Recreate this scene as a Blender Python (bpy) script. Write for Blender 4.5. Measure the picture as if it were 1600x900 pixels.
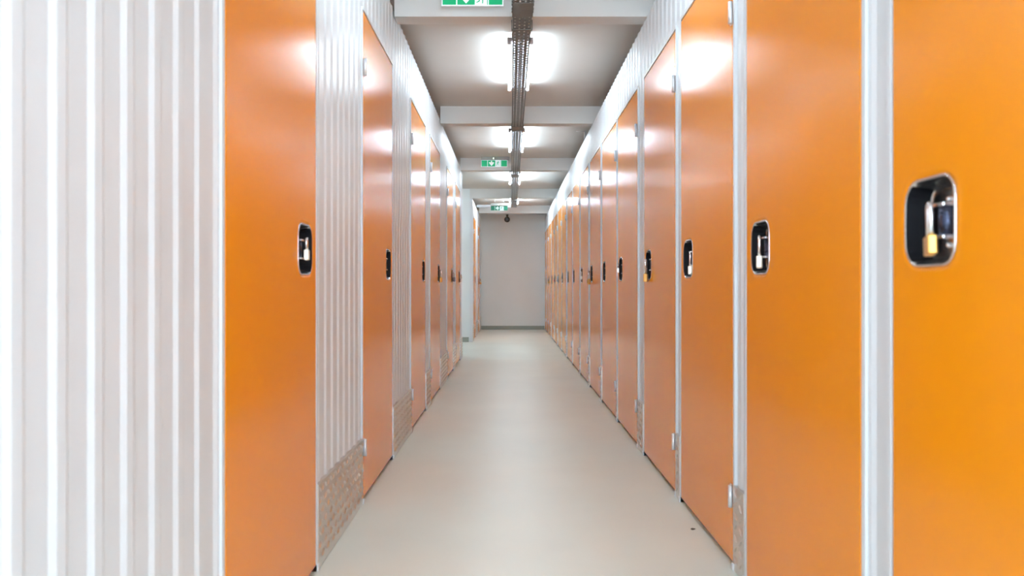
import bpy, bmesh, math, random
from mathutils import Vector, Matrix
random.seed(7)
for o in list(bpy.data.objects):
    bpy.data.objects.remove(o, do_unlink=True)
SC = bpy.context.scene
COL = SC.collection
PI = math.pi

# ------------------------------------------------------------------ measures
H = 0.92                    # eye height
U = 1200 * H                # depth unit: metres = D * U
R = 0.788 * H               # right wall plane  x = +R
L = 0.679 * H               # left wall plane   x = -L
Z_CEIL = 2.742 * H
Z_BEAM = 2.575 * H
TOP_R, TOP_L = 2.57 * H, 2.625 * H
DOOR_R, DOOR_L = 2.221 * H, 2.268 * H
Y_BACK = -5.2
Y_END = 0.01473 * U
Y_A0, Y_A1 = 0.00899 * U, 0.01145 * U      # side aisle on the left
X_OUT_L, X_OUT_R = -L - 4.2, R + 2.2
Y_FRONT = -1.0              # the rows start here; behind the camera lies an open daylit hall

# ------------------------------------------------------------------ camera, world, exposure
cam = bpy.data.cameras.new('camera')
cam.sensor_width = 36.0
cam.lens = 27.0
cam.shift_x = 2.5 / 1600
cam.shift_y = -3.0 / 1600
cam.clip_start = 0.02
cam.dof.use_dof = True
cam.dof.focus_distance = 6.5
cam.dof.aperture_fstop = 4.0
co = bpy.data.objects.new('camera', cam)
COL.objects.link(co)
co.location = (0, 0, H)
co.rotation_euler = (PI / 2, 0, 0)
SC.camera = co
TUBE_STRENGTH = 52.0
w = bpy.data.worlds.new('world')
SC.world = w
w.use_nodes = True
w.node_tree.nodes['Background'].inputs['Color'].default_value = (0.78, 0.92, 1.06, 1)
w.node_tree.nodes['Background'].inputs['Strength'].default_value = 8.5
SC.view_settings.view_transform = 'Standard'
SC.view_settings.look = 'None'
SC.view_settings.gamma = 1.0
SC.view_settings.use_curve_mapping = False
SC.view_settings.exposure = 0.48

# ------------------------------------------------------------------ materials
def mat(name, col, rough=0.5, metal=0.0, var=0.04, scale=6.0, bump=0.0, bscale=60.0, emis=0.0, ecol=None, spec=0.5, coat=0.0, crough=0.1, rvar=0.0):
    m = bpy.data.materials.new(name)
    m.use_nodes = True
    nt = m.node_tree
    b = nt.nodes['Principled BSDF']
    b.inputs['Roughness'].default_value = rough
    b.inputs['Metallic'].default_value = metal
    b.inputs['Specular IOR Level'].default_value = spec
    b.inputs['Coat Weight'].default_value = coat
    b.inputs['Coat Roughness'].default_value = crough
    tc = nt.nodes.new('ShaderNodeTexCoord')
    n = nt.nodes.new('ShaderNodeTexNoise')
    n.inputs['Scale'].default_value = scale
    n.inputs['Detail'].default_value = 5
    nt.links.new(tc.outputs['Object'], n.inputs['Vector'])
    r = nt.nodes.new('ShaderNodeValToRGB')
    e = r.color_ramp.elements
    e[0].position, e[1].position = 0.3, 0.7
    e[0].color = tuple(c * (1 - var) for c in col) + (1,)
    e[1].color = tuple(min(1, c * (1 + var)) for c in col) + (1,)
    nt.links.new(n.outputs['Fac'], r.inputs['Fac'])
    nt.links.new(r.outputs['Color'], b.inputs['Base Color'])
    if rvar:
        mr = nt.nodes.new('ShaderNodeMapRange')
        mr.inputs['To Min'].default_value = rough - rvar
        mr.inputs['To Max'].default_value = rough + rvar
        nt.links.new(n.outputs['Fac'], mr.inputs['Value'])
        nt.links.new(mr.outputs['Result'], b.inputs['Roughness'])
    if bump:
        n2 = nt.nodes.new('ShaderNodeTexNoise')
        n2.inputs['Scale'].default_value = bscale
        n2.inputs['Detail'].default_value = 4
        nt.links.new(tc.outputs['Object'], n2.inputs['Vector'])
        bp = nt.nodes.new('ShaderNodeBump')
        bp.inputs['Strength'].default_value = bump
        bp.inputs['Distance'].default_value = 0.002
        nt.links.new(n2.outputs['Fac'], bp.inputs['Height'])
        nt.links.new(bp.outputs['Normal'], b.inputs['Normal'])
    if emis:
        b.inputs['Emission Color'].default_value = (ecol or col) + (1,)
        b.inputs['Emission Strength'].default_value = emis
    return m

M = {}
M['orange'] = mat('orange_powder_coat', (0.86, 0.275, 0.003), 0.19, var=0.02, scale=2.0, spec=0.42, rvar=0.015)
M['white'] = mat('white_painted_steel', (0.69, 0.715, 0.74), 0.28, var=0.01, scale=3.0, spec=0.5)
M['trimwhite'] = mat('white_trim', (0.82, 0.83, 0.85), 0.35, var=0.01)
M['floor'] = mat('epoxy_floor', (0.775, 0.815, 0.755), 0.40, var=0.035, scale=1.6, bump=0.05, bscale=180, rvar=0.06)
M['ceiling'] = mat('ceiling_paint', (0.70, 0.68, 0.645), 0.85, var=0.03, scale=2.5, bump=0.1, bscale=90)
M['beam'] = mat('beam_paint', (0.76, 0.755, 0.735), 0.7, var=0.02, scale=3)
M['plaster'] = mat('wall_plaster', (0.86, 0.90, 0.90), 0.7, var=0.015, scale=2, bump=0.05)
M['skirt'] = mat('grey_green_skirting', (0.33, 0.36, 0.32), 0.5)
M['unit'] = mat('unit_inner_steel', (0.45, 0.45, 0.45), 0.6)
M['tread'] = mat('aluminium_tread', (0.66, 0.62, 0.58), 0.28, metal=1.0, var=0.05, scale=12)
M['chrome'] = mat('stainless_dish', (0.74, 0.73, 0.72), 0.22, metal=1.0, var=0.02)
M['darkmetal'] = mat('dark_latch', (0.07, 0.08, 0.13), 0.22, metal=0.8, var=0.03)
M['black'] = mat('black_slot_and_liner', (0.004, 0.004, 0.006), 0.6, var=0.02, spec=0.15)
M['steel'] = mat('bright_steel', (0.86, 0.86, 0.88), 0.16, metal=1.0, var=0.01)
M['zinc'] = mat('zinc_hinge', (0.78, 0.79, 0.81), 0.38, metal=0.6, var=0.03)
M['brass'] = mat('brass', (0.72, 0.42, 0.12), 0.3, metal=0.9, var=0.05, scale=40)
M['cream'] = mat('cream_lock_body', (0.85, 0.78, 0.66), 0.35, metal=0.2, var=0.02)
M['greylock'] = mat('grey_lock_body', (0.22, 0.22, 0.24), 0.4, metal=0.5, var=0.03)
M['redlock'] = mat('red_lock_body', (0.65, 0.14, 0.10), 0.4, var=0.03)
M['tray'] = mat('galvanised_tray', (0.19, 0.195, 0.19), 0.5, metal=0.35, var=0.10, scale=14)
M['cable'] = mat('grey_cable', (0.10, 0.10, 0.10), 0.5, var=0.05)
M['lampbody'] = mat('lamp_housing', (0.42, 0.42, 0.45), 0.5, var=0.02)
M['lampcap'] = mat('lamp_holder', (0.70, 0.62, 0.62), 0.5, var=0.02)
M['tube'] = mat('fluorescent_tube', (1.0, 0.97, 0.96), 0.4, var=0.0, emis=TUBE_STRENGTH, ecol=(0.82, 1.0, 1.12))
M['tube_boosted'] = mat('boosted_fluorescent_tube', (1.0, 0.97, 0.96), 0.4, var=0.0, emis=TUBE_STRENGTH*1.9, ecol=(0.82, 1.0, 1.12))  # same tube, emission raised to brighten the end wall
M['signgreen'] = mat('sign_green', (0.0, 0.42, 0.17), 0.4, var=0.0, emis=0.25, ecol=(0.0, 0.42, 0.16))
M['signdark'] = mat('sign_green_unlit', (0.0, 0.14, 0.075), 0.4, var=0.01)
M['signwhite'] = mat('sign_white', (0.85, 0.9, 0.92), 0.4, var=0.0, emis=0.35, ecol=(0.80, 0.93, 1.0))
M['signpale'] = mat('sign_white_unlit', (0.62, 0.72, 0.70), 0.4, var=0.0)
M['acrylic'] = mat('lit_acrylic', (0.85, 0.93, 0.97), 0.3, var=0.0, emis=0.28, ecol=(0.78, 0.92, 1.0))
M['acrylicoff'] = mat('acrylic', (0.55, 0.66, 0.62), 0.3, var=0.0)
M['signbody'] = mat('sign_housing', (0.40, 0.41, 0.40), 0.5, var=0.02)
M['led'] = mat('green_led', (0.6, 1.0, 0.6), 0.4, var=0.0, emis=6.0, ecol=(0.55, 1.0, 0.5))
M['blackplastic'] = mat('black_plastic', (0.012, 0.011, 0.011), 0.3, var=0.05)
M['gloss'] = mat('camera_dome', (0.006, 0.006, 0.007), 0.45, var=0.0)
M['crumb'] = mat('dark_crumb', (0.10, 0.07, 0.05), 0.8, var=0.1, scale=200)

# ------------------------------------------------------------------ helpers
class MB:
    """collects shapes into one mesh"""
    def __init__(self, f=None):
        self.bm = bmesh.new()
        self.f = f or (lambda p: p)
    def V(self, p):
        return self.bm.verts.new(self.f(p))
    def F(self, vs, smooth=False):
        try:
            fc = self.bm.faces.new(vs)
            fc.smooth = smooth
            return fc
        except ValueError:
            return None
    def box(self, a, b):
        x0, y0, z0 = a; x1, y1, z1 = b
        v = [self.V(p) for p in ((x0,y0,z0),(x1,y0,z0),(x1,y1,z0),(x0,y1,z0),(x0,y0,z1),(x1,y0,z1),(x1,y1,z1),(x0,y1,z1))]
        for q in ((0,3,2,1),(4,5,6,7),(0,1,5,4),(1,2,6,5),(2,3,7,6),(3,0,4,7)):
            self.F([v[i] for i in q])
        return self
    def bbox(self, a, b, c=0.002):
        """box with chamfered edges"""
        x0, y0, z0 = a; x1, y1, z1 = b
        tmp = bmesh.new()
        bmesh.ops.create_cube(tmp, size=1.0)
        for v in tmp.verts:
            v.co = Vector(((x0+x1)/2 + v.co.x*(x1-x0), (y0+y1)/2 + v.co.y*(y1-y0), (z0+z1)/2 + v.co.z*(z1-z0)))
        bmesh.ops.bevel(tmp, geom=list(tmp.edges), offset=c, segments=2, affect='EDGES', profile=0.5)
        self.merge(tmp)
        return self
    def merge(self, tmp, smooth=False, matrix=None):
        mp = {}
        for v in tmp.verts:
            p = v.co if matrix is None else matrix @ v.co
            mp[v] = self.V(tuple(p))
        for fc in tmp.faces:
            self.F([mp[v] for v in fc.verts], smooth or fc.smooth)
        tmp.free()
    def loops(self, lps, cap0=True, cap1=True, smooth=True, closed=True):
        vs = [[self.V(p) for p in lp] for lp in lps]
        n = len(vs[0])
        for a, b in zip(vs, vs[1:]):
            for i in range(n if closed else n - 1):
                j = (i + 1) % n
                self.F([a[i], a[j], b[j], b[i]], smooth)
        if cap0: self.F(list(reversed(vs[0])))
        if cap1: self.F(vs[-1])
        return vs
    def ring(self, lps, smooth=True):
        vs = [[self.V(p) for p in lp] for lp in lps]
        n, m = len(vs[0]), len(vs)
        for k in range(m):
            a, b = vs[k], vs[(k + 1) % m]
            for i in range(n):
                j = (i + 1) % n
                self.F([a[i], a[j], b[j], b[i]], smooth)
    def cyl(self, a, b, r, n=12, r2=None):
        a, b = Vector(a), Vector(b)
        d = (b - a).normalized()
        u = d.orthogonal().normalized(); v = d.cross(u)
        r2 = r if r2 is None else r2
        lp = lambda c, q: [tuple(c + (u*math.cos(t) + v*math.sin(t))*q) for t in (2*PI*i/n for i in range(n))]
        self.loops([lp(a, r), lp(b, r2)])
        return self
    def tube(self, pts, r, n=8):
        pts = [Vector(p) for p in pts]
        lps = []
        u = None
        for i, p in enumerate(pts):
            d = (pts[min(i+1, len(pts)-1)] - pts[max(i-1, 0)]).normalized()
            if u is None: u = d.orthogonal().normalized()
            u = (u - d*u.dot(d)).normalized()
            v = d.cross(u)
            lps.append([tuple(p + (u*math.cos(t) + v*math.sin(t))*r) for t in (2*PI*k/n for k in range(n))])
        self.loops(lps)
        return self
    def prism(self, poly, fn0, fn1):
        """closed prism between two mappings of a 2-D polygon"""
        self.loops([[fn0(p) for p in poly], [fn1(p) for p in poly]], smooth=False)
        return self
    def sphere(self, c, r, n=16, sc=(1,1,1)):
        tmp = bmesh.new()
        bmesh.ops.create_uvsphere(tmp, u_segments=n, v_segments=max(6, n//2), radius=r)
        for v in tmp.verts:
            v.co = Vector((c[0]+v.co.x*sc[0], c[1]+v.co.y*sc[1], c[2]+v.co.z*sc[2]))
        self.merge(tmp, True)
        return self
    def build(self, name, m, parent=None, loc=None, recalc=True):
        if recalc:
            bmesh.ops.recalc_face_normals(self.bm, faces=list(self.bm.faces))
        me = bpy.data.meshes.new(name)
        self.bm.to_mesh(me); self.bm.free()
        me.materials.append(m)
        o = bpy.data.objects.new(name, me)
        COL.objects.link(o)
        if parent is not None: o.parent = parent
        if loc is not None: o.location = loc
        return o

def thing(name, label, cat, loc, group=None, rot=(0,0,0)):
    o = bpy.data.objects.new(name, None)
    o.empty_display_size = 0.05
    COL.objects.link(o)
    o.location = loc
    o.rotation_euler = rot
    o['label'] = label; o['category'] = cat
    if group: o['group'] = group
    return o

def struct(o):
    o['kind'] = 'structure'
    return o

# ------------------------------------------------------------------ room shell
struct(MB().box((X_OUT_L-0.1, Y_BACK-0.1, -0.15), (X_OUT_R+0.1, Y_END+0.2, 0)).build('floor', M['floor']))
ceil = struct(MB().box((X_OUT_L-0.1, Y_BACK-0.1, Z_CEIL), (X_OUT_R+0.1, Y_END+0.2, Z_CEIL+0.15)).build('ceiling', M['ceiling']))
BEAMS = [-0.0038*U, -0.00131*U, 0.00122*U, 0.00374*U, 0.0062*U, 0.0087*U, 0.01145*U, 0.01385*U]
for yb in BEAMS:
    b = MB().box((-L + (-0.044 if abs(yb - Y_A1) < 0.01 else 0.001), yb, Z_BEAM), (X_OUT_R, yb+0.125, Z_CEIL)).build('ceiling_beam', M['beam'], ceil)
struct(MB().box((X_OUT_L, Y_END, 0), (X_OUT_R, Y_END+0.15, Z_CEIL)).build('wall_end', M['plaster']))
struct(MB().box((X_OUT_L-0.1, Y_FRONT, 0), (X_OUT_L, Y_END, Z_CEIL)).build('wall_outer_left', M['plaster']))
struct(MB().box((X_OUT_R, Y_FRONT, 0), (X_OUT_R+0.1, Y_END, Z_CEIL)).build('wall_outer_right', M['plaster']))
# wall on the far side of the side aisle, facing the camera
struct(MB().box((X_OUT_L, Y_A1, 0), (-L-0.045, Y_A1+0.10, Z_CEIL)).build('wall_aisle', M['plaster']))
# skirtings
struct(MB().bbox((-L-0.02, Y_END-0.014, 0), (R+0.02, Y_END-0.0005, 0.08), 0.003).build('baseboard_end', M['skirt']))
struct(MB().bbox((X_OUT_L+0.02, Y_A1-0.014, 0), (-L-0.06, Y_A1-0.0005, 0.08), 0.003).build('baseboard_aisle', M['skirt']))

# ------------------------------------------------------------------ storage walls
D = lambda a, b: (a*U, b*U)
right_doors = [D(.00062,.001322), D(.001439,.002138), D(.002268,.002957), D(.00306,.003770), D(.003974,.004690),
               D(.004761,.005490), D(.005600,.006325), D(.006480,.007180), D(.007310,.008060), D(.008150,.008850),
               D(.009040,.009790), D(.009860,.010570), D(.010680,.011410), D(.011510,.012240), D(.012400,.013140),
               D(.013200,.013920), D(.01398,.014610)]
left_doors = [D(.001524,.002237), D(.002952,.003680), D(.004386,.005113), D(.005432,.006170), D(.006880,.007544), D(.007940,.008600)]
left_doors2 = [D(.011780,.012510), D(.013300,.014030)]
PITCH, RIB = 0.0975, 0.0050

def profile(y0, y1):
    """corrugated front line (y, n): wide flats and narrow raised ribs"""
    pts = [(y0, -0.010)]
    k = math.floor(y0 / PITCH) - 1
    while k * PITCH < y1 + PITCH:
        c = k * PITCH + 0.005
        for dy, n in ((-0.024,-0.010), (-0.011,-0.010+RIB), (0.011,-0.010+RIB), (0.024,-0.010)):
            y = c + dy
            if y0 + 0.001 < y < y1 - 0.001: pts.append((y, n))
        k += 1
    pts.append((y1, -0.010))
    return pts

def corrugated(mb, y0, y1, z0, z1):
    pr = profile(y0, y1)
    poly = pr + [(y1, -0.034), (y0, -0.034)]
    mb.prism(poly, lambda p: (p[0], z0, p[1]), lambda p: (p[0], z1, p[1]))

def uvn(sgn, plane):
    """(u along corridor, v up, n outwards into the corridor) -> world"""
    return lambda p: (plane + sgn*p[2], p[0], p[1])

def ubox(mb, u0, u1, v0, v1, n0, n1): mb.box((u0, v0, n0), (u1, v1, n1))

def tread(mb, y0, y1, z0, z1):
    ubox(mb, y0, y1, z0, z1, -0.010, 0.0035)
    p = 0.036
    rows = int((z1 - z0 - 0.02) / p)
    cols = int((y1 - y0 - 0.016) / p)
    if cols < 1: cols = 1
    px = (y1 - y0) / cols
    for r in range(rows):
        for c in range(cols):
            cy = y0 + px*(c + 0.5); cz = z0 + 0.02 + p*(r + 0.5)
            a = PI/4 if (r + c) % 2 else -PI/4
            l, wd = min(0.017, px*0.42), 0.0055
            ca, sa = math.cos(a), math.sin(a)
            q = lambda s, t: (cy + s*ca - t*sa, cz + s*sa + t*ca)
            base = [q(-l,0), q(0,-wd), q(l,0), q(0,wd)]
            top = [q(-l*.5,0), q(0,-wd*.4), q(l*.5,0), q(0,wd*.4)]
            mb.loops([[(y, z, 0.0035) for y, z in base], [(y, z, 0.0080) for y, z in top]], cap0=False, smooth=False)

Z_KICK = 0.30 * H
def storage_wall(name, sgn, plane, y0, y1, doors, dtop, wtop, side):
    f = uvn(sgn, plane)
    mb = MB(f)
    kicks = []
    GAP = 0.004
    corrugated(mb, y0, y1, dtop + 0.006, wtop)
    ubox(mb, y0, y1, wtop - 0.022, wtop + 0.001, -0.036, -0.0095)              # head channel
    ys = [y0] + [v for d in doors for v in d] + [y1]
    for a, b, k in zip(ys[0::2], ys[1::2], range(99)):
        lo = a + (GAP if k > 0 else 0); hi = b - (GAP if k < len(doors) else 0)
        if hi - lo < 0.02: continue
        corrugated(mb, lo, hi, 0, dtop + 0.006)
        jw = min(0.016, (hi - lo) * 0.3)
        if k > 0: ubox(mb, lo, lo + jw, 0, dtop + 0.006, -0.036, 0.0005)
        if k < len(doors): ubox(mb, hi - jw, hi, 0, dtop + 0.006, -0.036, 0.0005)
        # little foot of each jamb
        for yy in ((lo, lo + 0.02), (hi - 0.02, hi)):
            ubox(mb, yy[0], yy[1], 0, 0.022, -0.03, 0.006)
        kicks.append((lo + (jw if k > 0 else 0)*0.9, hi - (jw if k < len(doors) else 0)*0.9))
    for a, b in doors:                                                          # thin lintel angle
        ubox(mb, a - 0.004, b + 0.004, dtop + 0.006, dtop + 0.020, -0.012, 0.0012)
    w_ = struct(mb.build(name, M['white']))
    for lo, hi in kicks:
        if hi - lo < 0.03: continue
        t = MB(f)
        tread(t, lo, hi, 0.002, Z_KICK)
        k = t.build('kick_plate', M['tread'], w_)
        k['label'] = 'aluminium tread kick plate along the foot of the white corrugated panel'
    return w_

storage_wall('wall_right', -1, R, Y_FRONT, Y_END - 0.03, right_doors, DOOR_R, TOP_R, 'right')
storage_wall('wall_left', 1, -L, Y_FRONT, Y_A0, left_doors, DOOR_L, TOP_L, 'left')
storage_wall('wall_left_far', 1, -L, Y_A1 + 0.03, Y_END - 0.03, left_doors2, DOOR_L, Z_BEAM - 0.003, 'left')
# near side of the side aisle: end wall of the left row
struct(MB().box((X_OUT_L, Y_A0 - 0.035, 0), (-L - 0.036, Y_A0, TOP_L)).build('wall_aisle_near', M['white']))
struct(MB().box((X_OUT_L, Y_FRONT, 0), (-L - 0.036, Y_FRONT + 0.035, TOP_L)).build('wall_front_left', M['white']))
struct(MB().box((R + 0.036, Y_FRONT, 0), (X_OUT_R, Y_FRONT + 0.035, TOP_R)).build('wall_front_right', M['white']))
# end trim of the left row
struct(MB().box((-L - 0.034, Y_A0 + 0.001, 0), (-L + 0.002, Y_A0 + 0.018, TOP_L)).build('trim_1', M['zinc']))
# perforated corner post where the far left row starts
Z_TP = Z_BEAM - 0.004
pm = MB()
px0, px1, py0 = -L - 0.045, -L + 0.004, Y_A1 - 0.012
pm.box((px0, py0, 0), (px0 + 0.012, py0 + 0.004, Z_TP)); pm.box((px1 - 0.012, py0, 0), (px1, py0 + 0.004, Z_TP))
zz = 0.0
while zz < Z_TP - 0.05:
    pm.box((px0 + 0.012, py0, zz), (px1 - 0.012, py0 + 0.004, zz + 0.028)); zz += 0.055
pm.box((px1 - 0.004, py0 + 0.004, 0), (px1, py0 + 0.04, Z_TP))
pm.box((px0, py0 + 0.014, 0), (px1 - 0.005, py0 + 0.018, Z_TP))
struct(pm.build('trim_2', M['trimwhite']))

# ------------------------------------------------------------------ storage doors
def rrect(cu, cv, w_, h_, r, n, bulge=0.0, seg=6):
    pts = []
    for (sx, sy, a0) in ((1,1,0), (-1,1,PI/2), (-1,-1,PI), (1,-1,3*PI/2)):
        for i in range(seg + 1):
            a = a0 + PI/2*i/seg
            u = sx*(w_/2 - r) + r*math.cos(a); v = sy*(h_/2 - r) + r*math.sin(a)
            if u > 0: u += bulge*(1 - (v/(h_/2))**2)
            pts.append((cu + u, cv + v, n))
    # extra points on the far and near sides so that the bulge is round
    return pts

def rr(cu, cv, w_, h_, r, n, bulge):
    base = rrect(cu, cv, w_, h_, r, n, 0, 5)
    out = []
    for i, p in enumerate(base):
        q = base[(i + 1) % len(base)]
        out.append(p)
        d = math.hypot(q[0]-p[0], q[1]-p[1])
        if d > r*0.6:
            for k in range(1, 6): out.append((p[0]+(q[0]-p[0])*k/6, p[1]+(q[1]-p[1])*k/6, n))
    res = []
    for u, v, n_ in out:
        if u > cu: u += bulge*max(0, 1 - ((v-cv)/(h_/2))**2) * min(1, (u-cu)/(w_/2))
        res.append((u, v, n_))
    return res

Z_DISH = H * 1.121
DW, DH, DR = 0.150, 0.150, 0.036
def make_door(sgn, plane, y0, y1, ztop, label, group):
    t = thing('storage_door', label, 'door', (plane, y0, 0), group)
    t['kind'] = 'thing'
    f = lambda p: (sgn*p[2], p[0], p[1])
    wd = y1 - y0
    zb = 0.020
    cu = wd - 0.131
    # leaf: sheet steel cassette with a pressed opening
    mb = MB(f)
    e = 0.003
    rect = lambda i, n: [(0.002+i, zb+i, n), (wd-0.002-i, zb+i, n), (wd-0.002-i, ztop-i, n), (0.002+i, ztop-i, n)]
    vb, v1, v2 = [[mb.V(p) for p in lp] for lp in (rect(0, -0.036), rect(0, -e), rect(e, 0))]
    for a, b in ((vb, v1), (v1, v2)):
        for i in range(4):
            j = (i+1) % 4
            mb.F([a[i], a[j], b[j], b[i]])
    hl = [rr(cu, Z_DISH, DW+gw, DH+gw, DR+gw*0.5, n, 0.006) for gw, n in ((0.040, 0.0), (0.028, 0.0010), (0.016, 0.0006), (0.006, -0.002), (0.0, -0.010), (0.0, -0.036))]
    hv = [[mb.V(p) for p in lp] for lp in hl]
    m_ = len(hv[0])
    for a, b in zip(hv, hv[1:]):
        for i in range(m_):
            j = (i+1) % m_
            mb.F([a[i], a[j], b[j], b[i]], True)
    for outer, inner in ((v2, hv[0]), (vb, hv[-1])):
        # split into an upper/lower/left/right patchwork around the opening
        c = Vector(f((cu, Z_DISH, 0)))
        corners = outer
        ang = lambda v: math.atan2(v.co.z - c.z, v.co.y - c.y)
        io = sorted(inner, key=ang)
        # assign every inner edge to the corner sector it faces
        def sector(a):
            return 0 if -3*PI/4 <= a < -PI/4 else 1 if -PI/4 <= a < PI/4 else 2 if PI/4 <= a < 3*PI/4 else 3
        cs = {k: corners[k] for k in range(4)}          # 0 BL 1 BR 2 TR 3 TL
        n_ = len(io)
        first = {}
        for i in range(n_):
            a, b = io[i], io[(i+1) % n_]
            am = math.atan2((a.co.z+b.co.z)/2 - c.z, (a.co.y+b.co.y)/2 - c.y)
            s = sector(am)                              # 0 bottom 1 far 2 top 3 near
            am2 = am
            # nearest corner of the sector's outer edge
            k0, k1 = ((0,1), (1,2), (2,3), (3,0))[s]
            first.setdefault(s, []).append((a, b))
        for s, lst in first.items():
            k0, k1 = ((0,1), (1,2), (2,3), (3,0))[s]
            # order edges counter-clockwise
            key = lambda ab: (math.atan2((ab[0].co.z+ab[1].co.z)/2 - c.z, (ab[0].co.y+ab[1].co.y)/2 - c.y) - (-3*PI/4 + s*PI/2)) % (2*PI)
            lst.sort(key=key)
            chain = [lst[0][0]] + [ab[1] for ab in lst]
            mb.F([cs[k0], cs[k1]] + list(reversed(chain)))
        # corner triangles are covered because the chains share their end vertices
    leaf = mb.build('door_leaf', M['orange'], t)
    # chrome pull dish
    mb = MB(f)
    seq = [(0.006, -0.0015), (0.004, 0.0012), (0.0, 0.0012), (-0.003, 0.0002), (-0.010, -0.020), (-0.020, -0.037), (-0.030, -0.041)]
    lin = [rr(cu, Z_DISH, DW+g, DH+g, DR+g*0.5, n, 0.006) for g, n in seq]
    lout = [rr(cu, Z_DISH, DW+g, DH+g, DR+g*0.5, n, 0.006) for g, n in ((-0.028, -0.043), (-0.016, -0.039), (-0.002, -0.012))]
    vi = [[mb.V(p) for p in lp] for lp in lin]
    vo = [[mb.V(p) for p in lp] for lp in lout]
    for grp in (vi, vo):
        for a, b in zip(grp, grp[1:]):
            for i in range(m_):
                j = (i+1) % m_
                mb.F([a[i], a[j], b[j], b[i]], True)
    for i in range(m_):
        j = (i+1) % m_
        mb.F([vo[-1][i], vo[-1][j], vi[0][j], vi[0][i]], True)
    mb.F(vi[-1]); mb.F(vo[0])
    dish = mb.build('pull_dish', M['chrome'], t)
    dish['label'] = 'recessed stainless pull dish with the latch inside'
    # black latch opening in the far half of the dish
    mb = MB(f)
    out = [(0.036,-0.052), (0.050,-0.046), (0.053,-0.020), (0.056,0.0), (0.053,0.020), (0.050,0.046), (0.036,0.052), (0.036,0.028), (0.029,0.018), (0.027,0.0), (0.029,-0.018), (0.036,-0.028)]
    mb.prism(out, lambda p: (cu+p[0], Z_DISH+p[1], -0.0415), lambda p: (cu+p[0], Z_DISH+p[1], -0.0385))
    mb.build('latch_slot', M['black'], dish)
    # black liner added to darken the far flank, where steel would mirror daylight
    mb = MB(f)
    lv = ((-0.0042, 0.0004), (-0.0115, -0.020), (-0.0215, -0.0365))
    lp = [rr(cu, Z_DISH, DW+g, DH+g, DR+g*0.5, n, 0.006) for g, n in lv]
    idx = sorted([i for i in range(m_) if lp[0][i][0] > cu + 0.056], key=lambda i: lp[0][i][1])
    inn = [[lp[k][i] for i in idx] for k in range(3)]
    bk = [[(p[0]-0.0022, p[1], p[2]) for p in l] for l in inn]
    mb.loops([inn[0], inn[1], inn[2], bk[2], bk[1], bk[0]], cap0=False, cap1=False, smooth=False, closed=False)
    mb.build('dark_flank_liner', M['black'], dish)
    # latch cylinder between two steel lugs
    mb = MB(f)
    mb.cyl((cu-0.020, Z_DISH-0.024, -0.020), (cu-0.020, Z_DISH+0.024, -0.020), 0.0145, 16)
    mb.build('latch_barrel', M['darkmetal'], dish)
    for sv in (1, -1):
        mb = MB(f)
        v0, v1_ = sorted((Z_DISH + sv*0.0245, Z_DISH + sv*0.0305))
        mb.bbox((cu-0.036, v0, -0.0405), (cu-0.002, v1_, -0.003), 0.0015)
        mb.build('latch_lug', M['steel'], dish)
        mb = MB(f)
        mb.sphere((cu+0.010, Z_DISH + sv*0.040, -0.0395), 0.0052, 10)
        mb.build('screw', M['steel'], dish)
    # hinges on the near edge
    for zc in (0.256*H, (1.968 if sgn < 0 else 2.01)*H):
        mb = MB(f)
        mb.cyl((-0.001, zc-0.036, 0.0085), (-0.001, zc+0.036, 0.0085), 0.0068, 12)
        for q in (-0.012, 0.012):
            mb.cyl((-0.001, zc+q-0.0008, 0.0085), (-0.001, zc+q+0.0008, 0.0085), 0.0074, 12)
        mb.bbox((0.002, zc-0.036, -0.0005), (0.022, zc+0.036, 0.0030), 0.0008)
        mb.build('hinge', M['zinc'], t)
    return t, cu

def make_padlock(sgn, plane, y, label, kind, body, dz=0.0, rot=0.0, n=-0.004, tilt=0.0, scale=1.0, sh=0.050, group='padlocks on the orange doors', du=0.0):
    """shackle hooked through the latch lug, body hanging below"""
    bw, bh, bt = 0.038*scale, 0.036*scale, 0.017*scale
    rs, sp = 0.0044*scale, 0.0115*scale
    z = Z_DISH + dz
    t = thing('padlock', label, 'padlock', (plane + sgn*n, y + du, z), group, (0, 0, rot))
    t.rotation_euler = (tilt, 0, rot)
    mb = MB()
    if kind == 'round':
        lp = lambda x, r: [(x, r*math.cos(a), -bh/2 + r*math.sin(a)) for a in (2*PI*i/24 for i in range(24))]
        mb.loops([lp(-bt/2, bw*0.46), lp(-bt/2+0.002, bw*0.5), lp(bt/2-0.002, bw*0.5), lp(bt/2, bw*0.46)])
        mb.cyl((-bt*0.3, 0, 0), (bt*0.3, 0, 0), 0.001)
    else:
        mb.bbox((-bt/2, -bw/2, -bh), (bt/2, bw/2, 0), 0.003*scale)
        mb.cyl((0, 0, -bh-0.0012), (0, 0, -bh+0.001), 0.005*scale, 12)
    mb.build('lock_body', body, t)
    mb = MB()
    pts = [(0, -sp, -0.004), (0, -sp, sh - sp)]
    pts += [(0, -sp*math.cos(a), sh - sp + sp*math.sin(a)) for a in (PI*i/10 for i in range(1, 10))]
    pts += [(0, sp, sh - sp), (0, sp, -0.004)]
    mb.tube(pts, rs, 10)
    s_ = mb.build('shackle', M['steel'], t)
    s_['label'] = 'polished steel shackle'
    return t

ORD = ['nearest', 'second', 'third', 'fourth', 'fifth', 'sixth', 'seventh', 'eighth', 'ninth', 'tenth', 'eleventh', 'twelfth', 'thirteenth', 'fourteenth', 'fifteenth', 'sixteenth', 'last']
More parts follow.
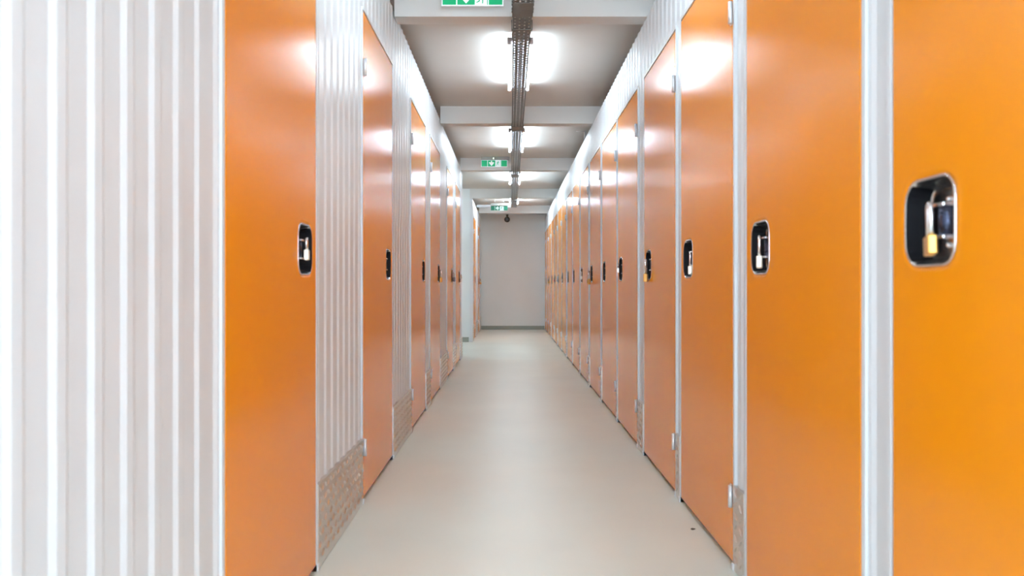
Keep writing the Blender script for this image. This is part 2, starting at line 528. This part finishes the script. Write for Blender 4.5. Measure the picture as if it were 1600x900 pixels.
# what hangs in each dish: (kind, material, adjective, dz, rot, n, tilt, scale, shackle)
RL = {0: ('box','brass','brass', -0.026, 0.30, 0.010, -0.14, 0.92, 0.056),
      1: ('box','cream','pale brass', -0.025, 0.33, 0.009, -0.06, 0.95, 0.056),
      2: ('box','cream','cream', -0.030, 0.26, -0.004, -0.05, 0.95, 0.056),
      3: ('box','brass','brass', -0.048, 0.35, 0.018, 0.0, 1.15, 0.075),
      4: ('box','steelb','bright steel', 0.006, 0.2, 0.020, 0.0, 0.8, 0.030),
      6: ('round','brass','round brass', -0.048, 0.5, 0.026, 0.0, 1.35, 0.068),
      7: ('box','cream','cream', -0.012, 0.1, 0.006, 0.0, 0.9, 0.045),
      10: ('box','steelb','white steel', -0.010, 0.2, 0.012, 0.0, 0.95, 0.045),
      11: ('box','steelb','bright steel', -0.010, 0.3, 0.024, 0.0, 1.0, 0.045),
      12: ('box','redlock','red', -0.006, 0.2, 0.016, 0.0, 0.9, 0.04),
      14: ('box','brass','small brass', -0.030, 0.2, 0.014, 0.0, 0.9, 0.05)}
LL = {0: ('box','cream','cream', -0.002, 0.15, 0.010, 0.0, 0.85, 0.034),
      3: ('box','brass','brass', -0.038, 0.4, 0.020, 0.0, 1.1, 0.065),
      4: ('box','greylock','dark grey', -0.020, 0.3, 0.024, 0.0, 1.2, 0.05),
      5: ('box','steelb','bright steel', -0.022, 0.3, 0.024, 0.0, 1.1, 0.05)}
LL2 = {1: ('box','brass','brass', -0.030, 0.4, 0.026, 0.0, 1.3, 0.06)}
M['steelb'] = mat('bright_steel_lock', (0.88, 0.88, 0.88), 0.3, metal=0.5, var=0.01)

def fit_doors(sgn, plane, doors, locks, ztop, side, grp):
    n = len(doors)
    for i, (y0, y1) in enumerate(doors):
        o = ORD[i] if not (i == n - 1 and n > 10) else 'last'
        k = locks.get(i)
        tail = f', {k[2]} padlock' if k else ', bare dish'
        if side == 'far':
            place = ('nearer', 'farther')[i] + ' orange door past the left side aisle'
        elif o == 'nearest': place = f'nearest orange storage door in the {side} row'
        elif o == 'last': place = f'last orange door in the {side} row, by the end wall'
        else: place = f'{o} orange storage door from the front, {side} row'
        lab = place + tail
        if n < 10 and i == n - 1 and side == 'left':
            place = 'last orange door in the left row before the side aisle'
            lab = place + tail
        place = 'the ' + place.replace(' storage', '')
        t, cu = make_door(sgn, plane, y0, y1, ztop, lab, grp)
        if k:
            kind, mt, adj, dz, rot, nn, tilt, sc, sh = k
            make_padlock(sgn, plane, y0 + cu - 0.020, f'{adj} padlock on {place}', kind, M[mt], dz, sgn*rot, nn, tilt, sc, sh)
fit_doors(-1, R, right_doors, RL, DOOR_R, 'right', 'orange storage doors')
fit_doors(1, -L, left_doors, LL, DOOR_L, 'left', 'orange storage doors')
fit_doors(1, -L, left_doors2, LL2, DOOR_L, 'far', 'orange storage doors')

# ------------------------------------------------------------------ lamps
XC = 0.068 * H
Z_TUBE = 2.68 * H
def make_lamp(y, label, tube='tube'):
    t = thing('twin_tube_lamp', label, 'ceiling light', (XC, y, Z_CEIL - 0.0012), 'twin tube lamps along the ceiling')
    hl = 0.60
    mb = MB()
    mb.bbox((-0.056, -hl, -0.048), (0.056, hl, 0.0), 0.004)
    mb.build('housing', M['lampbody'], t)
    zt = Z_TUBE - Z_CEIL
    for sx in (-1, 1):
        x = sx * 0.071
        for sy in (-1, 1):
            mb = MB()
            a, b = sorted((sy*hl, sy*(hl - 0.03)))
            mb.bbox((x - 0.012, a, zt - 0.013), (x + 0.012, b, zt + 0.030), 0.003)
            mb.bbox((min(x, sx*0.05), a, zt + 0.006), (max(x, sx*0.05), b, zt + 0.028), 0.002)
            mb.build('lamp_holder', M['lampcap'], t)
        mb = MB()
        mb.cyl((x, -hl + 0.028, zt), (x, hl - 0.028, zt), 0.0088, 14)
        mb.build('tube', M[tube], t)
    return t
lamp_y = [(.00494 + .00253*k)*U for k in range(-3, 4)]
names = ['out of view', 'out of view', 'out of view',
         'twin tube ceiling lamp nearest the front, between the first two beams in view',
         'second twin tube ceiling lamp from the front, just before the middle exit sign',
         'third twin tube ceiling lamp from the front, just past the middle exit sign',
         'farthest twin tube ceiling lamp, above the far exit sign']
for y, nm in zip(lamp_y, names):
    if nm == 'out of view':
        nm = 'twin tube ceiling lamp overhead, nearer than the first beam in view'
    make_lamp(y, nm, 'tube_boosted' if nm.startswith(('farthest', 'third')) else 'tube')
XC_AISLE = -L - 2.0  # unseen lamp added to light the wall across the aisle
t_ = make_lamp((Y_A0 + Y_A1)/2, 'added unseen twin tube ceiling lamp inside the side aisle, turned across the corridor')
t_.location.x = XC_AISLE; t_.rotation_euler.z = PI/2

# ------------------------------------------------------------------ cable tray
Z_TRAY = 2.525 * H
TW = 0.050
def tray_mesh(length, along='y'):
    """perforated tray: ribbed base with slot rows, two upright perforated flanges"""
    mb = MB()
    step = 0.050
    n = int(length / step)
    xs = [-TW, -0.0425, -0.0335, -0.0185, -0.0095, -0.0035, 0.0035, 0.0095, 0.0185, 0.0335, 0.0425, TW]
    slots = {1, 3, 5, 7, 9}                # columns with slots (index of the strip between xs[i] and xs[i+1])
    th = 0.0016
    for i in range(len(xs) - 1):
        a, b = xs[i], xs[i+1]
        zr = 0.004 if i in (2, 4, 6, 8) else 0.0
        if i in slots:
            for k in range(n):
                y = k * step
                off = 0.025 if i in (1, 5, 9) else 0.0
                yy = (y + off) % length
                mb.box((a, yy, 0), (b, min(yy + step*(0.82 if i == 5 else 0.46), length), th))
        else:
            mb.box((a, 0, zr), (b, length, zr + th))
    fl = 0.036
    for sx in (-1, 1):
        x0, x1 = sorted((sx*TW, sx*(TW - th)))
        mb.box((x0, 0, 0), (x1, length, 0.012))
        mb.box((x0, 0, 0.024), (x1, length, fl))
        for k in range(n):
            y = k * step
            mb.box((x0, y, 0.012), (x1, y + step*0.5, 0.024))
        xa, xb = sorted((sx*(TW), sx*(TW - 0.007)))
        mb.box((xa, 0, fl), (xb, length, fl + th))
    return mb
tr = thing('cable_tray', 'long grey perforated cable tray running under the beams down the middle of the ceiling', 'cable tray', (XC, -2.0, Z_TRAY))
end_y = 0.01244*U
yc = -2.0
seg = 2.93
first = None
while yc < end_y - 0.05:
    ln = min(seg, end_y - yc)
    ln = max(0.1, round(ln/0.05)*0.05)
    if first is None or abs(ln - seg) > 0.06:
        o = tray_mesh(ln).build('tray_section', M['tray'], tr)
        if first is None: first = o
    else:
        o = first.copy(); COL.objects.link(o); o.parent = tr
    o.location = (0, yc + 2.0, 0)
    if yc > -1.9:
        mb = MB()
        mb.bbox((-TW-0.003, -0.10, -0.003), (TW+0.003, 0.10, -0.0003), 0.0008)
        for sx in (-1, 1):
            a, b = sorted((sx*(TW+0.003), sx*(TW+0.0004)))
            mb.box((a, -0.10, -0.003), (b, 0.10, 0.034))
            for yy in (-0.07, -0.03, 0.03, 0.07):
                mb.cyl((sx*(TW+0.003), yy, 0.016), (sx*(TW+0.007), yy, 0.016), 0.006, 6)
        c = mb.build('coupler', M['tray'], tr)
        c.location = (0, yc + 2.0, 0)
    yc += ln
for yb in BEAMS[2:7]:                                  # hangers clamped to the beams
    mb = MB()
    for sx in (-1, 1):
        a, b = sorted((sx*(TW+0.004), sx*(TW+0.0075)))
        mb.box((a, -0.012, -0.004), (b, 0.012, Z_BEAM - Z_TRAY))
    mb.box((-TW-0.0075, -0.012, -0.0075), (TW+0.0075, 0.012, -0.004))
    hgr = mb.build('hanger', M['tray'], tr)
    hgr.location = (0, yb + 0.0625 + 2.0, 0)
# branch tray turning off to the left at the far end
bt = thing('cable_tray', 'short bright perforated cable tray branching left beside the far exit sign', 'cable tray', (XC - TW - 0.01, end_y - 0.04, Z_TRAY + 0.004), rot=(0, 0, PI/2))
tray_mesh(0.60).build('tray_section', M['zinc'], bt)

# ------------------------------------------------------------------ exit signs
def flat(mb, poly, y0, y1):
    mb.prism(poly, lambda p: (p[0], y0, p[1]), lambda p: (p[0], y1, p[1]))
def stroke(mb, a, b, r, y0, y1):
    a, b = Vector(a), Vector(b)
    d = (b - a).normalized(); n = Vector((-d.y, d.x)) * r
    e = d * r * 0.5
    flat(mb, [tuple(a - e + n), tuple(a - e - n), tuple(b + e - n), tuple(b + e + n)], y0, y1)
def make_sign(loc, wd, ht, arrow, lit, label):
    t = thing('exit_sign', label, 'exit sign', loc, 'green exit signs under the ceiling')
    G, W, A = (M['signgreen'], M['signwhite'], M['acrylic']) if lit else (M['signdark'], M['signpale'], M['acrylicoff'])
    hh = 0.040
    mb = MB()
    mb.bbox((-wd*0.5 - 0.004, -0.024, -hh), (wd*0.5 + 0.030, 0.024, 0), 0.004)
    hs = mb.build('housing', M['signbody'], t)
    MB().sphere((-wd*0.03, -0.0245, -hh*0.55), 0.0058, 10).build('status_light', M['led'], hs)
    z1 = -hh - 0.004; z0 = z1 - ht
    mb = MB()
    mb.bbox((-wd/2 - 0.006, -0.003, z0 - 0.006), (wd/2 + 0.006, 0.003, -hh), 0.001)
    pn = mb.build('acrylic_panel', A, t)
    def fx(a): return -wd/2 + wd*a
    for a, b in ((0, .225), (.245, .54), (.775, 1)):
        MB().box((fx(a), -0.0042, z0), (fx(b), -0.0031, z1)).build('green_field', G, pn)
    # arrow
    cx, cz, s = fx(.3925), (z0 + z1)/2, ht
    pts = [(-0.10,0.40), (0.10,0.40), (0.13,0.12), (0.34,0.26), (0.40,0.10), (0.36,0.0), (0,-0.42), (-0.36,0.0), (-0.40,0.10), (-0.34,0.26), (-0.13,0.12)]
    if arrow == 'left': pts = [(z, -x) for x, z in pts]
    mb = MB()
    flat(mb, [(cx + x*s, cz + z*s) for x, z in pts], -0.0052, -0.0043)
    mb.build('arrow', W, pn)
    # doorway with a running figure
    mb = MB()
    mb.box((fx(.555), -0.0042, z0), (fx(.735), -0.0031, z1))
    mb.build('doorway', W, pn)
    mb = MB()
    mx = fx(.645)
    y0, y1 = -0.0052, -0.0043
    P = lambda x, z: (mx + x*ht, cz + z*ht)
    flat(mb, [P(0.06 + 0.075*math.cos(a), 0.36 + 0.075*math.sin(a)) for a in (2*PI*i/14 for i in range(14))], y0, y1)
    r = 0.035*ht
    for a, b, q in (((0.03,0.24),(-0.06,-0.04),1.9), ((0.0,0.22),(-0.20,0.10),.9), ((-0.20,0.10),(-0.26,-0.04),.8), ((0.05,0.22),(0.17,0.06),.9), ((0.17,0.06),(0.28,0.12),.8),
                    ((-0.05,-0.06),(0.12,-0.17),1.1), ((0.12,-0.17),(0.10,-0.40),1.0), ((-0.07,-0.06),(-0.15,-0.26),1.1), ((-0.15,-0.26),(-0.32,-0.34),.9)):
        stroke(mb, P(*a), P(*b), r*q, y0, y1)
    mb.build('running_figure', G, pn)
    mb = MB()
    mb.box((fx(.745), -0.0042, z0), (fx(.757), -0.0031, z1))
    mb.build('door_edge', G, pn)
    return t
sw, sht = 0.342*H, 0.081*H
sx = -0.2175*H
make_sign((sx, 0.00370*U - 0.03, Z_CEIL), sw, sht, 'down', True, 'green lit exit sign nearest the front, cut off by the top of the photo')
make_sign((sx, 0.00866*U - 0.03, Z_CEIL), sw, sht, 'down', True, 'middle green lit exit sign with white down arrow, before the third beam')
make_sign((-0.215*H, 0.0124*U - 0.12, 2.587*H), 0.318*H, 0.085*H, 'left', False, 'farthest dark green exit sign with left arrow, beside the end of the cable tray')
so = [o for o in bpy.data.objects if o.name.startswith('exit_sign') and o.parent is None][-1]
for xx in (-0.085*H, 0.085*H):
    MB().cyl((xx, 0, 0), (xx, 0, Z_CEIL - 2.587*H), 0.004, 8).build('hanging_rod', M['signbody'], so)

# ------------------------------------------------------------------ security camera on the last beam
sc = thing('security_camera', 'round black security camera hanging from the last beam before the end wall', 'camera', (-0.072*H, BEAMS[-1] + 0.062, Z_BEAM))
MB().cyl((0, 0, -0.018), (0, 0, 0), 0.044, 20, 0.048).build('mount_plate', M['signbody'], sc)
MB().cyl((0, 0, -0.066), (0, 0, -0.016), 0.018, 14, 0.026).build('stem', M['blackplastic'], sc)
dm = MB().sphere((0, 0, -0.118), 0.058, 24).build('ball_housing', M['blackplastic'], sc)
MB().cyl((0, -0.050, -0.120), (0, -0.066, -0.121), 0.026, 20, 0.022).build('lens', M['gloss'], dm)

# small hooked bracket on top of the right wall before the second beam
br = MB()
yb_ = 0.00685*U
br.tube([(R + 0.02, yb_, 1.0), (R + 0.02, yb_, 1.0)], 0.001) if False else None
br.cyl((0.705*H, yb_, 2.655*H), (0.80*H, yb_, 2.655*H), 0.005, 8)
br.cyl((0.796*H, yb_, TOP_R), (0.796*H, yb_, 2.66*H), 0.007, 8)
bo = br.build('wall_bracket', M['trimwhite'])
bo['label'] = 'thin white hooked bracket on top of the right wall near the second lamp'
bo['category'] = 'bracket'

# crumb on the floor
cb = MB()
cb.sphere((0, 0, 0.003), 0.006, 8, (1.3, 0.9, 0.5))
cb.sphere((0.008, 0.004, 0.002), 0.0035, 8, (1, 1.2, 0.5))
c_ = cb.build('floor_crumb', M['crumb'], loc=(0.688, 2.90, 0))
c_['label'] = 'tiny dark crumb on the floor beside the third door on the right'
c_['category'] = 'crumb'
